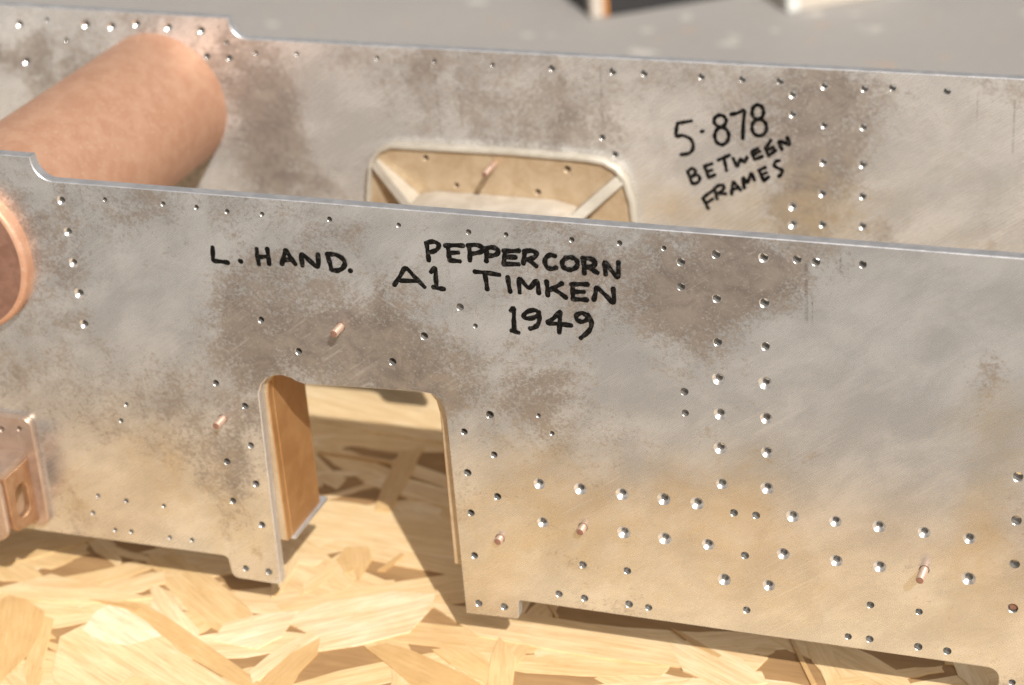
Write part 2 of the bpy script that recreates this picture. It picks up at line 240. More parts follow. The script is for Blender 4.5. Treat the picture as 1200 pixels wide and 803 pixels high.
BACK_YELLOW = ((5.35,-6.21,14.45,3.89,0.3),(24.51,-3.42,9.21,6.31,0.3),(40.51,-3.39,11.04,3.7,0.1),(-44.62,9.68,38.52,7.88,-0.3))
FRONT_SCRIBE = ((34.89,6.15,13.68,0.12),(38.64,12.7,14.52,0.06),(35.54,6.22,9.13,0.05))
BACK_SCRIBE = ((-29.92,2.54,13.32,0.09),(-5.58,5.68,14.6,0.08),(49.79,5.75,12.96,0.07),(-26.44,4.33,11.36,0.06),(45.09,8.96,13.61,0.05))
STRANDS = ((0.3,((-60.76,-1.63),(-55.42,-1.37),(-49.91,-3.94),(-43.57,-7.38),(-35.78,-11.61),(-31.09,-14.34),(-33.49,-15.51),(-37.09,-13.83),(-44.52,-10.56),(-52.77,-5.26),(-56.67,-3.35))),(0.62,((-60.46,-7.18),(-56.46,-3.71),(-52.58,-5.62),(-44.54,-10.76),(-36.92,-14.16),(-30.41,-18.18),(-40.88,-25.33),(-52.21,-26.5),(-59.1,-19.06),(-62.55,-11.14))),(0.2,((-67.47,-7.28),(-65.55,-7.62),(-62.68,-14.16),(-60.2,-19.34),(-57.38,-26.04),(-59.73,-26.64),(-63.62,-18.29),(-66.15,-12.05))),(0.95,((-60.44,-9),(-60.8,-4.79),(-59.78,-2.45),(-56.67,-3.35),(-52.77,-5.26),(-49.22,-7.6),(-52.52,-10.81),(-57.55,-10.89))),(0.22,((-32,-11.97),(-30.93,-7.13),(-28.52,-2.61),(-27.48,-6.25),(-28.05,-10.21),(-27.52,-15.63),(-30.02,-18.98),(-31.85,-16.19))),(0.9,((-34.38,-12.01),(-33.34,-7.15),(-30.1,-1.02),(-26.57,-0.74),(-28.52,-2.61),(-30.85,-7.3),(-31.92,-12.14),(-32.81,-14.23))),(0.18,((-21.98,-3.52),(-19.77,-1.99),(-16.26,-2.46),(-10.76,-4.5),(-5.99,-6.46),(-0.86,-9.68),(-7.89,-11.85),(-13.47,-9.29),(-17.63,-6.25))),(0.92,((-35.28,-0.5),(-31.49,4.75),(-23.58,9.42),(-17.75,10.23),(-17.04,6.89),(-17.7,1.09),(-23.07,-3.21),(-27.71,-5.73),(-28.5,-3.2))),(0.35,((-13.58,-1.79),(-10.52,-0.63),(-7.2,-1.71),(-4.02,-4.1),(-3.61,-6.77),(-7.35,-5.88))),(0.25,((-74.09,-2.57),(-70.86,-4.97),(-67.68,-6.49),(-65.55,-10.89),(-64.5,-15.6),(-64.65,-22.36),(-68.93,-19.64),(-76.11,-7.33))),(0.78,((-77.86,-3.49),(-71.68,1.95),(-61.46,0.54),(-54.65,0.09),(-60.93,-2.73),(-67.96,-4.26),(-73.18,-4.48))),(0.85,((-34,2.07),(-39.15,-0.24),(-42.5,-3.11),(-42.03,-6.99),(-35.68,-7.36),(-33.67,-3.9))),(0.3,((-34.23,14.81),(-34.29,18.15),(-31.13,18.91),(-29.37,15.99),(-29.18,12.32),(-29.08,10.62),(-30.67,12.82),(-31.58,11.73),(-32.91,13.59))),(0.8,((-42.84,11.62),(-41.34,16.46),(-39.11,13.63),(-38.45,6.19),(-38.91,3.97))),(0.75,((-18.11,8.06),(-1.62,8.69),(12.35,8.22),(28.21,6.87),(27.03,2.87),(7.59,1.65),(-8.73,2.35))),(0.85,((14.77,7.66),(19.15,7.99),(25.23,5.74),(29.46,1.68),(24.7,-0.62),(18.68,1.67))),(0.35,((-6.05,3.02),(-2.34,-0.86),(-0.67,-7.11),(-3.75,-7.9),(-5.49,-1.66))),(0.72,((-64.6,64.62),(-50.36,66.51),(-34.88,66.34),(-27.67,48.51),(-38.65,48.94),(-49.1,50.12),(-59.05,51.23))),(-0.35,((29.67,11.78),(30.14,12.1),(32.39,7.92),(35.2,2.96),(34.67,2.47),(31.96,7.44))),(-0.3,((14.78,10),(16.51,9.45),(22.59,5.82),(22.32,5.19),(18.51,7.06))),(-0.3,((-63.2,-2.45),(-58.63,-2.16),(-55.17,-2.77),(-55.32,-3.43),(-59.47,-3))),(-0.25,((-27.58,13.58),(-26.03,18.35),(-25.4,18.06),(-26.43,13.85))),(-0.3,((-3.25,12.76),(-2.81,12.87),(0,9.09),(-0.3,8.61))),(-0.3,((-49.2,41.48),(-42.78,42.16),(-33.98,41.59),(-33.85,40.6),(-41.76,41.1))),(0.15,((-37,44.27),(-34.12,47.04),(-32.62,37.59),(-31.97,27.97),(-34.2,27.92),(-35.61,34.4))))

MAT_FRONT = steel('oxidised_steel', FRONT_PATINA, FRONT_YELLOW, FRONT_SCRIBE, 1, 0.82, -0.02)
MAT_BACK = steel('oxidised_steel_far', BACK_PATINA, BACK_YELLOW, BACK_SCRIBE, 2, 0.5, -0.10)
MAT_CUT = metal('cut_steel', (0.56, 0.58, 0.62), (0.66, 0.68, 0.72), 0.42, 0.75, 1.4, bump=0.1)
MAT_DRILL = metal('drilled_steel', (0.66, 0.65, 0.64), (0.80, 0.79, 0.78), 0.34, 0.9, 2.0, bump=0.05)
MAT_BORE = metal('bore_steel', (0.26, 0.25, 0.235), (0.42, 0.41, 0.39), 0.5, 0.7, 2.0, bump=0.05)  # darker than the cones: shade inside the holes put into the colour
MAT_BRONZE = metal('cast_gunmetal', (0.46, 0.345, 0.22), (0.54, 0.43, 0.295), 0.5, 0.4, 1.0, (0.62, 0.52, 0.38))
MAT_RIM = metal('filed_gunmetal', (0.46, 0.43, 0.37), (0.54, 0.51, 0.45), 0.5, 0.3, 1.0)
MAT_CHANNEL = metal('brown_gunmetal', (0.36, 0.185, 0.07), (0.43, 0.24, 0.10), 0.5, 0.4, 0.7)
MAT_PALE = metal('scoured_gunmetal', (0.47, 0.43, 0.37), (0.58, 0.545, 0.485), 0.5, 0.25, 1.0, (0.45, 0.44, 0.42))
MAT_CHEEK = metal('orange_brown_gunmetal', (0.33, 0.18, 0.095), (0.42, 0.255, 0.15), 0.38, 0.6, 1.5, (0.62, 0.46, 0.34))  # cheek is a darker orange brown than the rest of the bracket
MAT_COPPER = metal('copper_bar_skin', (0.53, 0.295, 0.195), (0.585, 0.355, 0.245), 0.5, 0.42, 1.0, (0.70, 0.52, 0.40), bump=0.07)
MAT_BAREND = metal('dark_copper_end', (0.25, 0.135, 0.098), (0.31, 0.175, 0.128), 0.6, 0.5, 2.0)  # darker brown than the bar's side; pin ends share it
MAT_PIN = metal('copper_pin_metal', (0.55, 0.39, 0.31), (0.63, 0.47, 0.39), 0.42, 0.55, 2.0)
MAT_BRACKET = metal('bracket_gunmetal', (0.42, 0.315, 0.25), (0.50, 0.385, 0.315), 0.36, 0.65, 1.2, (0.60, 0.50, 0.43))

M = Mat('marker_ink')
co = M.units()
st = M.noise(M.mapping(co, scale=(1, 1, 1)), 2.2, 4, 0.65, 0.5)
M.set(Base_Color=M.mix(M.step(st, 0.5, 0.74), (0.003, 0.003, 0.003), (0.05, 0.045, 0.04)), Roughness=M.step(st, 0.3, 0.7, 0.45, 0.7), Specular_IOR_Level=0.12)
MAT_INK = M.m

# strand board: wood flakes, each with its own tone and grain running along it
M = Mat('wood_strand')
oi = M.n('ObjectInfo')
geo = M.n('NewGeometry')
tone = M.n('Attribute', attribute_name='tone').outputs['Fac']
isl = geo.outputs['Random Per Island']
rv = M.math('FRACT', M.math('ADD', oi.outputs['Random'], isl))
uv = M.n('UVMap').outputs[0]
off = M.n('CombineXYZ')
M.put(off.inputs[0], M.math('MULTIPLY', rv, 213.0))
M.put(off.inputs[1], M.math('MULTIPLY', rv, 77.0))
va = M.n('VectorMath', operation='ADD')
M.put(va.inputs[0], uv)
M.put(va.inputs[1], off.outputs[0])
guv = va.outputs[0]
g1 = M.noise(M.mapping(guv, scale=(0.06, 0.8, 1)), 1.0, 5, 0.65, 0.9)
g2 = M.noise(M.mapping(guv, scale=(0.22, 4.0, 1)), 1.0, 5, 0.65, 0.5)
g3 = M.noise(M.mapping(guv, scale=(0.16, 0.25, 1)), 1.0, 3, 0.6)
tn = M.math('ADD', M.math('MULTIPLY', rv, 0.30), tone)
tn = M.math('ADD', tn, M.math('MULTIPLY_ADD', g3, 0.7, -0.35))
ramp = M.n('ValToRGB')
M.put(ramp.inputs[0], tn)
el = ramp.color_ramp.elements
el[0].position, el[0].color = 0.0, (0.54, 0.345, 0.15, 1)
el[1].position, el[1].color = 1.0, (0.85, 0.73, 0.54, 1)
for p, c in ((0.25, (0.655, 0.45, 0.215, 1)), (0.5, (0.73, 0.54, 0.295, 1)), (0.75, (0.775, 0.61, 0.375, 1))):
    e = el.new(p)
    e.color = c
wc = M.mix(M.step(g1, 0.36, 0.68, 0.0, 0.45), ramp.outputs[0], (0.50, 0.30, 0.12))
wc = M.mix(M.step(g2, 0.48, 0.68, 0.0, 0.36), wc, (0.40, 0.23, 0.09))
wc = M.mix(M.step(g2, 0.46, 0.28, 0.0, 0.25), wc, (0.84, 0.70, 0.50))
M.bump(M.math('ADD', g2, M.math('MULTIPLY', g3, 1.2)), 0.35, 0.00035)
rs = M.noise(M.mapping(guv, scale=(0.5, 1.2, 1)), 1.0, 3, 0.6)
wc = M.mix(M.step(rs, 0.66, 0.75, 0, 0.5), wc, (0.36, 0.20, 0.08))
M.set(Base_Color=wc, Roughness=M.math('MULTIPLY_ADD', g1, 0.3, 0.32), Specular_IOR_Level=0.5)
MAT_WOOD = M.m

M = Mat('board_wood')
co = M.units()
q1 = M.noise(M.mapping(co, scale=(0.12, 0.6, 2.0)), 1.0, 5, 0.65, 0.6)
M.set(Base_Color=M.mix(q1, (0.20, 0.105, 0.04), (0.45, 0.28, 0.125)), Roughness=0.75)
MAT_CORE = M.m

M = Mat('concrete')
co = M.mapping(M.coords(), scale=(100, 100, 100))
n1 = M.noise(co, 0.05, 5, 0.6)
n2 = M.noise(co, 1.6, 6, 0.7)
n3 = M.noise(M.mapping(co, loc=(5, 9, 0)), 0.42, 2, 0.5)
cc = M.mix(n1, (0.255, 0.246, 0.238), (0.335, 0.325, 0.315))
cc = M.mix(M.step(n2, 0.45, 0.75, 0, 0.5), cc, (0.24, 0.22, 0.20))
cc = M.mix(M.step(n3, 0.66, 0.72, 0, 0.5), cc, (0.40, 0.28, 0.20))
cc = M.mix(M.step(n3, 0.32, 0.27, 0, 0.5), cc, (0.56, 0.54, 0.50))
M.bump(n2, 0.4, 0.001)
M.set(Base_Color=cc, Roughness=0.85)
MAT_CONCRETE = M.m


def plain(name, base, rough, metallic=0.0):
    M = Mat(name)
    co = M.units()
    a = M.noise(co, 0.5, 5, 0.65)
    c2 = tuple(min(1, c * 1.25 + 0.01) for c in base)
    return M.set(Base_Color=M.mix(a, base, c2), Roughness=rough, Metallic=metallic).m


# ------------------------------------------------------------------ mesh helpers
def link(name, bm, mats, parent=None, loc=None, smooth=30, mesh=None):
    if mesh is None:
        bmesh.ops.remove_doubles(bm, verts=bm.verts, dist=2e-7)
        bmesh.ops.recalc_face_normals(bm, faces=bm.faces)
        mesh = bpy.data.meshes.new(name)
        bm.to_mesh(mesh)
        bm.free()
        for mt in (mats if isinstance(mats, (list, tuple)) else [mats]):
            mesh.materials.append(mt)
        if smooth:
            mesh.set_sharp_from_angle(angle=math.radians(smooth))
            mesh.polygons.foreach_set('use_smooth', [len(p.vertices) != 3 for p in mesh.polygons])   # plate faces stay flat
    o = bpy.data.objects.new(name, mesh)
    COL.objects.link(o)
    if parent is not None:
        o.parent = parent
        o.matrix_parent_inverse = Matrix.Identity(4)
        base = parent
        o.location = (Vector(loc) if loc is not None else Vector((0, 0, 0))) - ORIGIN.get(base.name, Vector((0, 0, 0)))
    elif loc is not None:
        o.location = loc
    return o


ORIGIN = {}      # world position of the local origin of each thing that carries parts


def thing(name, label, cat, at):
    o = bpy.data.objects.new(name, None)
    o.empty_display_size = 0.01
    COL.objects.link(o)
    o.location = at
    ORIGIN[o.name] = Vector(at)
    o['label'], o['category'] = label, cat
    return o


def inset(loop, d):
    """Offset a counter-clockwise loop inwards by d."""
    n = len(loop)
    out = []
    for i in range(n):
        p0, p1, p2 = Vector(loop[i - 1]), Vector(loop[i]), Vector(loop[(i + 1) % n])
        a, b = (p1 - p0).normalized(), (p2 - p1).normalized()
        na, nb = Vector((-a.y, a.x)), Vector((-b.y, b.x))
        k = na + nb
        k = k / max(0.3, k.length_squared / 2) if k.length > 1e-6 else na
        out.append(tuple(p1 + k * d))
    return out


def area(loop):
    return 0.5 * sum(loop[i - 1][0] * loop[i][1] - loop[i][0] * loop[i - 1][1] for i in range(len(loop)))


def circle(cx, cy, r, n):
    return [(cx + r * math.cos(2 * math.pi * i / n), cy + r * math.sin(2 * math.pi * i / n)) for i in range(n)]


def inside(p, loop):
    x, y = p
    c = False
    for i in range(len(loop)):
        (x1, y1), (x2, y2) = loop[i - 1], loop[i]
        if (y1 > y) != (y2 > y) and x < (x2 - x1) * (y - y1) / (y2 - y1) + x1:
            c = not c
    return c


def arc(cx, cy, r, a0, a1, n=6):
    return [(cx + r * math.cos(math.radians(a0 + (a1 - a0) * i / n)), cy + r * math.sin(math.radians(a0 + (a1 - a0) * i / n))) for i in range(n + 1)]


def rounded(x0, y0, x1, y1, r, n=5):
    return arc(x1 - r, y0 + r, r, -90, 0, n) + arc(x1 - r, y1 - r, r, 0, 90, n) + arc(x0 + r, y1 - r, r, 90, 180, n) + arc(x0 + r, y0 + r, r, 180, 270, n)


def slab(bm, outline, holes, t, ch, pos, seg=20, loops=(), mi_face=0, mi_edge=1, mi_hole=2, mi_bore=None):
    """A plate with real holes: outline (2D), round holes (cx, cy, mouth radius, bore radius),
    further hole loops; pos(a, b, d) maps plane coordinates and depth d to metres."""
    if area(outline) < 0:
        outline = outline[::-1]
    ins = inset(outline, ch)
    loops = [l if area(l) > 0 else l[::-1] for l in loops]
    lins = [inset(l, -ch) for l in loops]
    f_holes = [circle(cx, cy, R, seg if R < 4 else 72) for cx, cy, R, q in holes]
    b_holes = [circle(cx, cy, q, seg if R < 4 else 72) for cx, cy, R, q in holes]
    for side, hl, d in ((0, f_holes, 0.0), (1, b_holes, t)):
        pts, edges = [], []
        for lp in [ins] + lins + hl:
            k = len(pts)
            pts += [Vector(p) for p in lp]
            edges += [(k + i, k + (i + 1) % len(lp)) for i in range(len(lp))]
        vs, es, fs, *_ = delaunay_2d_cdt(pts, edges, [], 0, 1e-6)
        bv = [bm.verts.new(pos(v.x, v.y, d)) for v in vs]
        for f in fs:
            c = (sum(vs[i].x for i in f) / 3, sum(vs[i].y for i in f) / 3)
            if not inside(c, ins) or any(inside(c, l) for l in lins):
                continue
            if any((c[0] - h[0]) ** 2 + (c[1] - h[1]) ** 2 < (0.98 * h[2 + side]) ** 2 and True for h in holes if abs(c[0] - h[0]) < h[2] + 0.1):
                if any(inside(c, l) for l in hl):
                    continue
            fa = bm.faces.new([bv[i] for i in f])
            fa.material_index = mi_face
        for v in bv:
            if not v.link_faces:
                bm.verts.remove(v)

    def rings(seq, mi):
        rr = [[bm.verts.new(pos(p[0], p[1], d)) for p in lp] for lp, d in seq]
        for A, B in zip(rr, rr[1:]):
            n = len(A)
            for i in range(n):
                fa = bm.faces.new((A[i], A[(i + 1) % n], B[(i + 1) % n], B[i]))
                fa.material_index = mi
    rings([(ins, 0), (outline, ch), (outline, t - ch), (ins, t)], mi_edge)
    for l, li in zip(loops, lins):
        rings([(li, 0), (l, ch), (l, t - ch), (li, t)], mi_edge)
    for (cx, cy, R, q), fl, bl in zip(holes, f_holes, b_holes):
        dd = min(max(R - q, 0.02), t * 0.6)
        rings([(fl, 0), (bl, dd)], mi_hole)
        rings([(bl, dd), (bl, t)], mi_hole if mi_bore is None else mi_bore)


def box(bm, x0, x1, y0, y1, z0, z1, bev=0.0, mi=0):
    g = bmesh.ops.create_cube(bm, size=1.0)
    vs = g['verts']
    for v in vs:
        v.co = V(x0 + (v.co.x + 0.5) * (x1 - x0), y0 + (v.co.y + 0.5) * (y1 - y0), z0 + (v.co.z + 0.5) * (z1 - z0))
    fs = set(f for v in vs for f in v.link_faces)
    for f in fs:
        f.material_index = mi
    if bev:
        bmesh.ops.bevel(bm, geom=list({e for v in vs for e in v.link_edges}), offset=bev * U, segments=2, profile=0.6, affect='EDGES')


# ------------------------------------------------------------------ ground
bm = bmesh.new()
GZ = -50.64
bmesh.ops.create_grid(bm, x_segments=2, y_segments=2, size=30.0)
for v in bm.verts:
    v.co.z = (GZ - BOARD) * U
g = link('concrete_ground', bm, MAT_CONCRETE)
g['kind'] = 'structure'

# ------------------------------------------------------------------ the locomotive frame
DEPTH = 54.0
PLATE_T = 1.5
BAR = (-74.4, 5.3, 10.7)
frame = thing('locomotive_frame', 'drilled steel locomotive frame of two parallel plates lettered in black marker', 'locomotive frame', V(-7, DEPTH / 2, BOARD))
ofs = -ORIGIN[frame.name]


def plate_outline():
    o = [(-112, -44.3), (-101, -44.3), (-100, -36.2), (-43.4, -35.85)]
    o += arc(-43.0, -36.7, 0.85, 90, 20, 4) + [(-42.0, -38.4), (-41.7, -38.9), (-41.2, -39.1), (-35.3, -39.15), (-34.95, -38.9)]
    o += list(CUT)
    o += [(-9.0, -39.35), (-2.25, -39.1), (-2.0, -38.9), (-1.75, -36.4), (-1.55, -36.25), (55.9, -36.25)]
    o += arc(55.9, -37.55, 1.3, 90, 0, 5) + [(57.2, -44.3), (64.5, -44.3), (64.4, -10.0), (66, -8), (87, -8), (89, -10), (89, -44.3), (96, -44.3), (97, -36.2), (112, -36.2), (112, 15.9)]
    o += [(-58.7, 15.9)] + arc(-58.7, 18.6, 2.7, 262, 180, 9) + [(-61.4, 18.95), (-112, 19.4)]
    return o


RAD = {'c': (0.78, 0.42), 'd': (0.60, 0.50), 'b': (0.58, 0.44), 'r': (0.63, 0.60), 'l': (0.68, 0.40), 's': (0.50, 0.45), 't': (0.34, 0.30)}


def hole_list(src, extra):
    hs = []
    for x, z, k in src:
        R, q = (v * rnd.uniform(0.90, 1.07) for v in RAD[k])
        if k in 'st':
            q = R - rnd.uniform(0.015, 0.05)
        if all((x - h[0]) ** 2 + (z - h[1]) ** 2 > (R + h[2] + 0.12) ** 2 for h in hs + extra):
            hs.append((x, z, R, q))
    return hs + extra


PIN_R = 0.5
bar_hole = (BAR[0], BAR[1], BAR[2] + 0.05, BAR[2] + 0.03)
pin_holes = [(x, z, PIN_R + 0.14, PIN_R + 0.06) for x, z, l in PINS]
plates = []
for k, (y0, src, extra, mat, lab) in enumerate((
        (0.0, FRONT_HOLES, [bar_hole] + pin_holes, MAT_FRONT, 'near frame plate with copper pins and most of the black lettering'),
        (DEPTH, BACK_HOLES, [bar_hole], MAT_BACK, 'far frame plate marked with a dimension in black'))):
    bm = bmesh.new()
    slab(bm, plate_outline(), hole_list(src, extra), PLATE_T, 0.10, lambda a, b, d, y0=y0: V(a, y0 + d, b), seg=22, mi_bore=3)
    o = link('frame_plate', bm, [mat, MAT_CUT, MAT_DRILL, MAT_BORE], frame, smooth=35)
    o['label'] = lab
    ORIGIN[o.name] = Vector((0, 0, 0))
    plates.append(o)

# marker lettering: flat strokes of ink on the plates


def catmull(p, n=6):
    closed = (Vector(p[0]) - Vector(p[-1])).length < 0.05
    q = [Vector(a) for a in p]
    if closed:
        e = [q[-2]] + q + [q[1]]
    else:
        e = [q[0] * 2 - q[1]] + q + [q[-1] * 2 - q[-2]]
    out = []
    for i in range(1, len(e) - 2):
        a, b, c, d = e[i - 1:i + 3]
        for j in range(n):
            t = j / n
            out.append(0.5 * (2 * b + (c - a) * t + (2 * a - 5 * b + 4 * c - d) * t * t + (3 * b - a - 3 * c + d) * t ** 3))
    return out + [q[-1]]


def stroke(bm, pts, w, y):
    pts = catmull(pts, 7)
    p = [pts[0]]
    for a in pts[1:]:
        if (a - p[-1]).length > 0.03:
            p.append(a)
    if len(p) < 2:
        p.append(p[0] + Vector((0.05, 0.02)))
    n = len(p)
    T = [(p[min(i + 1, n - 1)] - p[max(i - 1, 0)]).normalized() for i in range(n)]
    ph = rnd.random() * 9
    L, Rr = [], []
    for i in range(n):
        ww = w * 0.585 * (1 + 0.13 * math.sin(ph + i * 0.55) + rnd.uniform(-0.06, 0.06))
        nn = Vector((-T[i].y, T[i].x)) * ww
        yy = y - i * 0.0001
        L.append(bm.verts.new(V(p[i].x + nn.x, yy, p[i].y + nn.y)))
        Rr.append(bm.verts.new(V(p[i].x - nn.x, yy, p[i].y - nn.y)))
    for i in range(n - 1):
        bm.faces.new((L[i], L[i + 1], Rr[i + 1], Rr[i]))
    for end, s in ((0, -1), (n - 1, 1)):
        nn = Vector((-T[end].y, T[end].x)) * (w * 0.585)
        tt = T[end] * (w * 0.585) * s
        yy = y - end * 0.0001
        fan = [bm.verts.new(V(p[end].x + nn.x * math.cos(a) + tt.x * math.sin(a) * 0.85, yy, p[end].y + nn.y * math.cos(a) + tt.y * math.sin(a) * 0.85))
               for a in [math.pi * i / 7 for i in range(1, 7)]]
        bm.faces.new([L[end]] + fan + [Rr[end]])


for name, pl, w, strokes in LETTERS:
    bm = bmesh.new()
    y = (DEPTH if pl else 0.0) - 0.012
    for cv, st in strokes:
        stroke(bm, st, w, y)
        y -= 0.004
    o = link('marker_lettering', bm, MAT_INK, plates[pl], smooth=0)
    o.location = (0, 0, 0)

# plates are children of the frame at an offset: bake that so that sub-parts share it


def pin_mesh(r, length, back):
    bm = bmesh.new()
    n = 20
    rg = []
    for rad, y in ((r, back), (r, -length + 0.12), (r * 0.86, -length), (0.0, -length - 0.03)):
        rg.append([bm.verts.new(Vector((rad * U * math.cos(2 * math.pi * i / n), y * U, rad * U * math.sin(2 * math.pi * i / n)))) for i in range(n)])
    for A, B in zip(rg, rg[1:]):
        for i in range(n):
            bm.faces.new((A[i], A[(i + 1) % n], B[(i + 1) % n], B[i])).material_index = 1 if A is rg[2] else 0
    bmesh.ops.remove_doubles(bm, verts=bm.verts, dist=1e-7)
    return bm


for x, z, l in PINS:
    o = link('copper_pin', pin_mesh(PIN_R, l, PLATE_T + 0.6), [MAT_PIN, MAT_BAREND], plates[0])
    o.location = V(x, 0, z)
    # a drifted pin never stands quite square
    o.rotation_euler = (rnd.uniform(-0.03, 0.03), 0, rnd.uniform(-0.04, 0.04))

# copper bar through both plates
bm = bmesh.new()
n = 96
bx, bz, br = BAR
ch = 0.7
rg = []
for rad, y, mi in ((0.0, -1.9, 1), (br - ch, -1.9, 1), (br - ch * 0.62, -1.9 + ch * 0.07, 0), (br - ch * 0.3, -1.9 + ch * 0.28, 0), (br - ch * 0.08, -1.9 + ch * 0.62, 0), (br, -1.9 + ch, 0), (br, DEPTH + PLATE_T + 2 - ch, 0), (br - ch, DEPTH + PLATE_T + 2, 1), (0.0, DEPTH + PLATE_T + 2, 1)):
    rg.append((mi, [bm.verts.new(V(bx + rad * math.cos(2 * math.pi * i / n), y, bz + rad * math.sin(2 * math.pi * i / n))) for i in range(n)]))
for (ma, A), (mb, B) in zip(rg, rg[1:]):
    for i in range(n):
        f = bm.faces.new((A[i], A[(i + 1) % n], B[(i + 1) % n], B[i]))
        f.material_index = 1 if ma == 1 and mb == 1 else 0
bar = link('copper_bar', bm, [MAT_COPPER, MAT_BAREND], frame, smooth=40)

# hornblocks: gunmetal castings on the inside of each plate round the axle slot


def hornblock(y0, s, front):
    """s = +1 casting stands out towards +y from y0, -1 towards -y."""
    def pos(a, b, d):
        return V(a, y0 + s * d, b)
    zb = -33.2 if front else -24.0          # foot of the casting
    dp = 10.2 if front else 8.5
    bm = bmesh.new()
    out = [(-10.7, zb), (-2.2, zb)] + [(-1.0, -7.5), (-1.2, -4.5), (-2.1, -1.2), (-3.4, 0.5), (-5.2, 1.45), (-7.5, 1.75), (-19.2, 2.0), (-37.3, 1.75), (-39.4, 0.8), (-40.8, -1.2), (-41.4, -4.0), (-42.0, -8.0), (-42.0, zb), (-33.85, zb)]
    slot = [(-33.85, -12), (-33.6, -10), (-32.4, -8.6), (-30.8, -8.15), (-13.4, -8.15), (-11.9, -8.7), (-11.0, -9.9), (-10.7, -11.5)]
    holes = [(-32.0, -0.1, 0.5, 0.45), (-27.6, -4.0, 0.45, 0.4), (-10.7, -0.3, 0.6, 0.5), (-15.3, -4.1, 0.5, 0.45), (-38.5, -14, 0.5, 0.45), (-37.5, -20, 0.5, 0.45), (-5.0, -14, 0.5, 0.45), (-5, -20, 0.5, 0.45)]
    slab(bm, out + slot, holes, 1.3, 0.12, lambda a, b, d: pos(a, b, 1.3 - d), mi_face=0, mi_edge=1, mi_hole=0)
    body = link('hornblock', bm, [MAT_BRONZE, MAT_CHANNEL if front else MAT_RIM], frame, smooth=35)
    ORIGIN[body.name] = Vector((0, 0, 0))
    # channel walls round the axle slot
    bm = bmesh.new()
    wall_in = slot
    o2 = [(-33.85, zb)] + wall_in + [(-10.7, zb)]
    outer = [(-36.0, zb), (-36.3, -11), (-35.4, -7.5), (-33.2, -5.6), (-30.5, -5.0), (-12.6, -5.0), (-9.8, -5.7), (-7.8, -7.6), (-7.0, -11), (-7.0, zb)]
    slab(bm, o2 + outer[::-1], [], dp - 1.3, 0.16, lambda a, b, d: pos(a, b, 1.3 + d), mi_face=0, mi_edge=0)
    for f in bm.faces:
        c = f.calc_center_median()
        if abs(c.z - V(0, 0, zb).z) < 0.3 * U and len(f.verts) == 4 and abs(f.normal.z) > 0.5:
            f.material_index = 1
    w = link('horn_channel', bm, [MAT_CHANNEL, MAT_CHANNEL] if front else [MAT_PALE, MAT_RIM], body, smooth=35)
    w.location = (0, 0, 0)
    bm = bmesh.new()
    ya, yb = sorted((y0 + s * 1.4, y0 + s * 11.6))
    box(bm, -36.4, -33.45, ya, yb, -33.75, -33.22, 0.12)
    if front:
        w = link('keeper_strip', bm, MAT_CUT, body)
        w.location = (0, 0, 0)
    # raised rim round the flange
    rim_out = [p for p in out[2:14]]
    bm = bmesh.new()
    rin = [(-1.65, -7.6), (-1.85, -4.6), (-2.7, -1.5), (-3.8, 0.0), (-5.4, 0.85), (-7.6, 1.15), (-19.2, 1.38), (-37.1, 1.14), (-38.9, 0.35), (-40.2, -1.5), (-40.75, -4.1), (-41.35, -8.1)]
    slab(bm, rim_out + rin[::-1], [], 0.5, 0.1, lambda a, b, d: pos(a, b, 1.3 + d), mi_face=0, mi_edge=0)
    w = link('flange_rim', bm, MAT_RIM, body, smooth=35)
    w.location = (0, 0, 0)
    # diagonal ribs from the flange corners to the channel
    for x0, x1 in ((-39.9, -33.6), (-3.0, -9.2)):
        bm = bmesh.new()
        a, b = Vector((x0, -1.2)), Vector((x1, -6.6))
        t = (b - a).normalized()
        nn = Vector((-t.y, t.x)) * 0.75
        q = []
        for p, d0 in ((a, 2.1), (b, 5.0)):
            for sgn in (1, -1):
                q.append([bm.verts.new(pos(p.x + nn.x * sgn, p.y + nn.y * sgn, d)) for d in (1.25, d0)])
        A, B, C2, D2 = q
        for f in ((A[0], B[0], B[1], A[1]), (C2[0], C2[1], D2[1], D2[0]), (A[1], B[1], D2[1], C2[1]), (A[0], A[1], C2[1], C2[0]), (B[0], D2[0], D2[1], B[1]), (A[0], C2[0], D2[0], B[0])):
            bm.faces.new(f)
        bmesh.ops.bevel(bm, geom=list(bm.edges), offset=0.12 * U, segments=2, affect='EDGES')
        w = link('rib', bm, MAT_RIM, body)
        w.location = (0, 0, 0)
    if not front:
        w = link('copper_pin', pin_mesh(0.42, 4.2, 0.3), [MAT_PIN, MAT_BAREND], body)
        w.location = pos(-21.5, -0.2, 1.3)
    return body


hb = hornblock(PLATE_T, 1, True)
hb2 = hornblock(DEPTH, -1, False)

# bracket on the near plate
bm = bmesh.new()
pad = [(-96, -34.6)] + arc(-69.9, -33.0, 1.6, -90, -10, 5) + [(-68.2, -24)] + arc(-69.6, -19.4, 1.4, 0, 90, 5) + [(-96, -18.0)]
slab(bm, pad, [(-72.9, -20.1, 0.5, 0.4), (-70.1, -19.7, 0.42, 0.36), (-71.1, -33.2, 0.42, 0.36)], 0.9, 0.12, lambda a, b, d: V(a, -0.9 + d, b), mi_face=0, mi_edge=0, mi_hole=0)
bracket = link('spring_bracket', bm, MAT_BRACKET, frame, smooth=35)
ORIGIN[bracket.name] = Vector((0, 0, 0))
bm = bmesh.new()
box(bm, -96, -69.6, -6.9, -0.88, -24.0, -22.9, 0.2)
o = link('shelf', bm, MAT_BRACKET, bracket)
o.location = (0, 0, 0)
bm = bmesh.new()
cheek = [(-6.6, -31.2), (-5.6, -32.6), (-0.88, -33.6), (-0.88, -24.02), (-6.6, -24.02)]
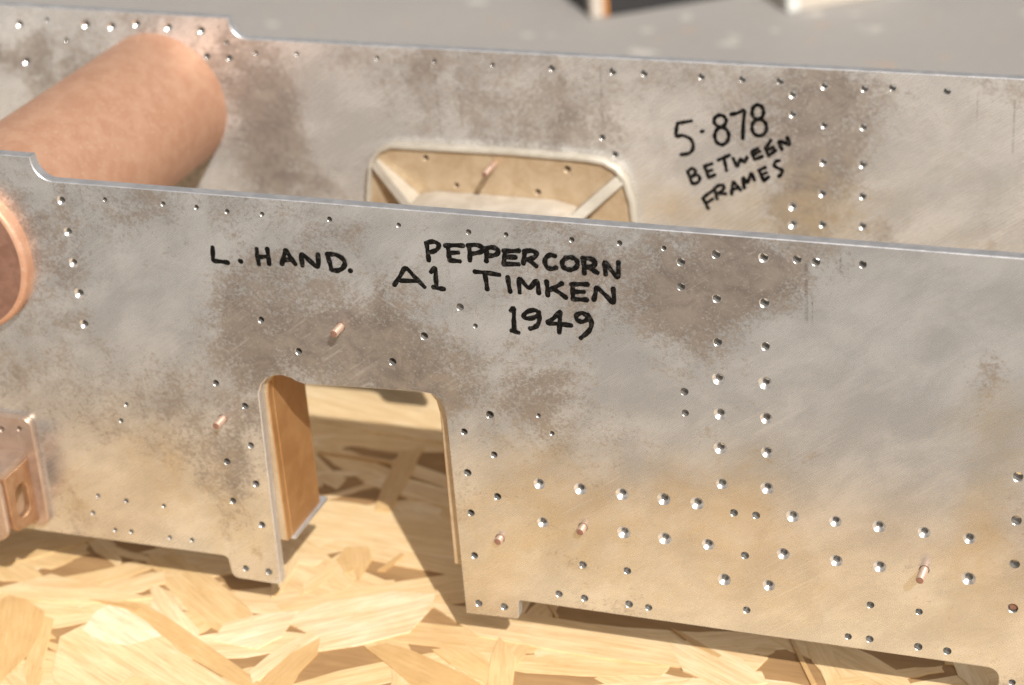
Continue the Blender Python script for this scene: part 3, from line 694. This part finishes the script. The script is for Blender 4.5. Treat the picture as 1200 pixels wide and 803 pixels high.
slot = rounded(-5.0, -31.2, -2.2, -26.6, 1.0)
slab(bm, cheek, [], 1.0, 0.12, lambda a, b, d: V(-69.7 - d, a, b), loops=[slot], mi_face=0, mi_edge=0)
o = link('cheek', bm, MAT_CHEEK, bracket, smooth=35)
o.location = (0, 0, 0)
bm = bmesh.new()
lug = [(-96, -33.4)] + arc(-72.3, -31.2, 2.2, -90, 0, 7) + arc(-71.3, -25.2, 1.2, 0, 90, 5) + [(-96, -24.0)]
slab(bm, lug, [], 0.9, 0.2, lambda a, b, d: V(a, -7.5 + d, b), mi_face=0, mi_edge=0)
o = link('lug', bm, MAT_BRACKET, bracket, smooth=35)
o.location = (0, 0, 0)

# ------------------------------------------------------------------ strand board
board = thing('strand_board', 'pale oriented strand board lying on the concrete under the steel frame', 'strand board', V(0, 0, GZ))
bm = bmesh.new()
box(bm, -210, 190, -47, 92, GZ, BOARD - 0.30, 0.15)
link('board_core', bm, MAT_CORE, board)


def strand_shape(L, W, r):
    """Outline of one flake, along x, with split tapering ends."""
    n = 4
    up, dn = [], []
    skew = r.uniform(-0.4, 0.4) * W
    for i in range(n + 1):
        t = i / n
        x = -L / 2 + L * t
        k = 1.0 if 0 < i < n else r.uniform(0.35, 0.95)
        up.append((x + r.uniform(-0.05, 0.05) * L + skew, W / 2 * k * r.uniform(0.85, 1.1)))
        dn.append((x + r.uniform(-0.05, 0.05) * L - skew, -W / 2 * k * r.uniform(0.85, 1.1)))
    tipR = [(L / 2 + r.uniform(-0.04, 0.10) * L, W * r.uniform(-0.3, 0.3))]
    tipL = [(-L / 2 - r.uniform(-0.04, 0.10) * L, W * r.uniform(-0.3, 0.3))]
    pts = sorted(dn + tipR + up + tipL)
    hull = []
    for seq in (pts, pts[::-1]):
        part = []
        for p in seq:
            while len(part) > 1 and (part[-1][0] - part[-2][0]) * (p[1] - part[-2][1]) - (part[-1][1] - part[-2][1]) * (p[0] - part[-2][0]) <= 0:
                part.pop()
            part.append(p)
        hull += part[:-1]
    # ragged, broken ends and slightly bowed sides between the corners
    out = []
    for i, p in enumerate(hull):
        q = hull[(i + 1) % len(hull)]
        e = Vector((q[0] - p[0], q[1] - p[1]))
        if out and (Vector(out[-1]) - Vector(p)).length < 0.5:
            continue
        out.append(p)
        if e.length > 1.2 and abs(p[0]) > L * 0.3:      # torn end
            for k in (0.3, 0.65):
                nn = Vector((e.y, -e.x)).normalized() * r.uniform(-0.6, 0.25) * min(1.0, W / 5)
                out.append((p[0] + e.x * k + nn.x, p[1] + e.y * k + nn.y))
        elif e.length > 3:
            nn = Vector((e.y, -e.x)).normalized() * r.uniform(-0.07, 0.03) * min(e.length, 8)
            k = r.uniform(0.35, 0.65)
            out.append((p[0] + e.x * k + nn.x, p[1] + e.y * k + nn.y))
    return out


def strand_into(bm, poly, thick, uvl, tl, tone, fx=None, uvoff=0.0):
    """poly in table units round the origin; fx maps (x, y, z) in table units to metres."""
    if area(poly) < 0:
        poly = poly[::-1]
    ins = inset(poly, 0.07)
    fx = fx or (lambda x, y, z: Vector((x * U, y * U, z * U)))
    top = [bm.verts.new(fx(x, y, 0)) for x, y in ins]
    mid = [bm.verts.new(fx(x, y, -0.03)) for x, y in poly]
    low = [bm.verts.new(fx(x, y, -thick)) for x, y in poly]
    n = len(poly)
    co = {}
    for vs, lp in ((top, ins), (mid, poly), (low, poly)):
        for v, p in zip(vs, lp):
            co[v] = p
            v[tl] = tone
    fs = [bm.faces.new(top)]
    for A, B in ((top, mid), (mid, low)):
        for i in range(n):
            fs.append(bm.faces.new((B[i], B[(i + 1) % n], A[(i + 1) % n], A[i])))
    for f in fs:
        for lo in f.loops:
            lo[uvl].uv = (co[lo.vert][0] + uvoff, co[lo.vert][1] + uvoff * 0.37)


def finish_strand(bm, name):
    me = bpy.data.meshes.new(name)
    bm.to_mesh(me)
    bm.free()
    me.materials.append(MAT_WOOD)
    return me


def new_strand_bm():
    bm = bmesh.new()
    return bm, bm.loops.layers.uv.new('UVMap'), bm.verts.layers.float.new('tone')


shapes = []
for k in range(28):
    L = (16, 24, 32, 40, 26)[k % 5] * rnd.uniform(0.85, 1.15)
    W = (3.0, 5.5, 7.0, 4.2, 8.5)[(k * 3) % 5] * rnd.uniform(0.8, 1.2)
    if k >= 20:
        L, W = rnd.uniform(7, 20), rnd.uniform(0.9, 2.4)
    bm, uvl, tl = new_strand_bm()
    strand_into(bm, strand_shape(L, W, rnd), 0.30, uvl, tl, rnd.uniform(0.26, 0.62), None, k * 13.0)
    shapes.append(finish_strand(bm, 'strand'))

spots = []
while len(spots) < 276:
    x, y = rnd.uniform(-98, 74), rnd.uniform(-30, 74)
    # keep the strands where the photograph shows the board
    if y < -12 and x > 40 - (y + 30) * -0.5:
        continue
    best = max(((rnd.uniform(-98, 74), rnd.uniform(-30, 74)) for _ in range(5)), key=lambda q: min([(q[0] - s[0]) ** 2 + (q[1] - s[1]) ** 2 for s in spots] or [1e9]))
    spots.append(best)
rnd.shuffle(spots)
zs = [i / len(spots) for i in range(len(spots))]
for i, (x, y) in enumerate(spots):
    me = shapes[rnd.randrange(len(shapes))]
    o = bpy.data.objects.new('strand', me)
    COL.objects.link(o)
    o.parent = board
    o.location = V(x, y, BOARD - 0.27 + 0.15 * zs[i]) - ORIGIN[board.name]
    o.rotation_euler = (rnd.uniform(-1, 1) * (0.004 if i % 4 else 0.022), rnd.uniform(-1, 1) * (0.0025 if i % 4 else 0.007), rnd.gauss(0.1, 0.6))
    s = rnd.uniform(0.8, 1.15)
    o.scale = (s, s * rnd.uniform(0.8, 1.2), 1)
# flakes whose outline the photograph shows clearly, dark slivers for cracks, and a pale flake painting up the sunlit band
for i, (tone, poly) in enumerate(STRANDS):
    cx, cy = sum(p[0] for p in poly) / len(poly), sum(p[1] for p in poly) / len(poly)
    sxx = sum((p[0] - cx) ** 2 for p in poly)
    syy = sum((p[1] - cy) ** 2 for p in poly)
    sxy = sum((p[0] - cx) * (p[1] - cy) for p in poly)
    a = 0.5 * math.atan2(2 * sxy, sxx - syy)
    c, s = math.cos(-a), math.sin(-a)
    loc = [((p[0] - cx) * c - (p[1] - cy) * s, (p[0] - cx) * s + (p[1] - cy) * c) for p in poly]
    bm, uvl, tl = new_strand_bm()
    strand_into(bm, loc, 0.34, uvl, tl, 0.12 + (tone - 0.25) * 0.85, None, i * 7.0)
    o = bpy.data.objects.new('strand', finish_strand(bm, 'strand'))
    COL.objects.link(o)
    o.parent = board
    o.location = V(cx, cy, BOARD - 0.11 + 0.006 * i) - ORIGIN[board.name]
    o.rotation_euler = (0, 0, a)
# the rest of the board
bm, uvl, tl = new_strand_bm()
k = 0
while k < 800:
    x, y = rnd.uniform(-205, 185), rnd.uniform(-44, 88)
    if -84 < x < 62 and -22 < y < 66:
        continue
    L, W = rnd.uniform(12, 36), rnd.uniform(3, 9)
    a = rnd.gauss(0.15, 0.75)
    if abs(x + 10) > 195 - L / 2 or not (-46 + L / 2 * abs(math.sin(a)) + 1 < y < 90 - L / 2):
        continue
    c, s = math.cos(a), math.sin(a)
    zz = BOARD - 0.32 + 0.26 * k / 800
    strand_into(bm, strand_shape(L, W, rnd), 0.2, uvl, tl, rnd.uniform(0.12, 0.5),
                lambda px, py, pz: V(x + px * c - py * s, y + px * s + py * c, zz + pz) - ORIGIN[board.name], k * 3.1)
    k += 1
o = bpy.data.objects.new('strand_mass', finish_strand(bm, 'strand_mass'))
COL.objects.link(o)
o.parent = board
o['kind'] = 'stuff'

# ------------------------------------------------------------------ things on the concrete behind
M_DARK = plain('dark_paint', (0.018, 0.018, 0.02), 0.5)
M_PALE = plain('pale_wood', (0.44, 0.40, 0.35), 0.6)
M_ORANGE = plain('orange_edge', (0.50, 0.20, 0.03), 0.6)
M_WHITE = plain('white_paint', (0.56, 0.58, 0.56), 0.5)


def placed(o, root):
    return o


def crate(root, L, W, Hh, post, m_side, m_post, strip):
    """Side panels between four corner posts; local x along L, y along W, one corner at the origin."""
    def lb(x0, x1, y0, y1, z0, z1, bev):
        bm = bmesh.new()
        g = bmesh.ops.create_cube(bm, size=1.0)
        for v in g['verts']:
            v.co = Vector(((x0 + (v.co.x + .5) * (x1 - x0)) * U, (y0 + (v.co.y + .5) * (y1 - y0)) * U, (z0 + (v.co.z + .5) * (z1 - z0)) * U))
        bmesh.ops.bevel(bm, geom=list(bm.edges), offset=bev * U, segments=2, affect='EDGES')
        return bm
    for x in (0, L - post):
        for y in (0, W - post):
            link('corner_post', lb(x, x + post, y, y + post, 0, Hh, 0.4), m_post, root).location = (0, 0, 0)
    i = 0.25
    for y in (i, W - i - 1.2):
        link('side_panel', lb(post, L - post, y, y + 1.2, 0.1, Hh - 1, 0.2), m_side, root).location = (0, 0, 0)
    for x in (i, L - i - 1.2):
        link('side_panel', lb(x, x + 1.2, post, W - post, 0.1, Hh - 1, 0.2), m_side, root).location = (0, 0, 0)
    link('base', lb(post * .5, L - post * .5, post * .5, W - post * .5, 0.3, 1.4, 0.2), m_side, root).location = (0, 0, 0)
    if strip:
        link('edge_strip', lb(post, post + 1.0, -0.2, i, 0.2, Hh - 0.5, 0.2), M_ORANGE, root).location = (0, 0, 0)


t = thing('dark_crate', 'dark sided crate with a pale corner post standing on concrete beyond the frame', 'crate', V(-77, 262.5, GZ))
t.rotation_euler = (0, 0, math.radians(37))
crate(t, 42, 30, 18, 3.2, M_DARK, M_PALE, True)
t = thing('pale_crate', 'low pale crate with white posts on concrete beside the dark crate', 'crate', V(-31, 273.5, GZ))
t.rotation_euler = (0, 0, math.radians(38))
crate(t, 30, 24, 16, 3.4, M_PALE, M_WHITE, False)
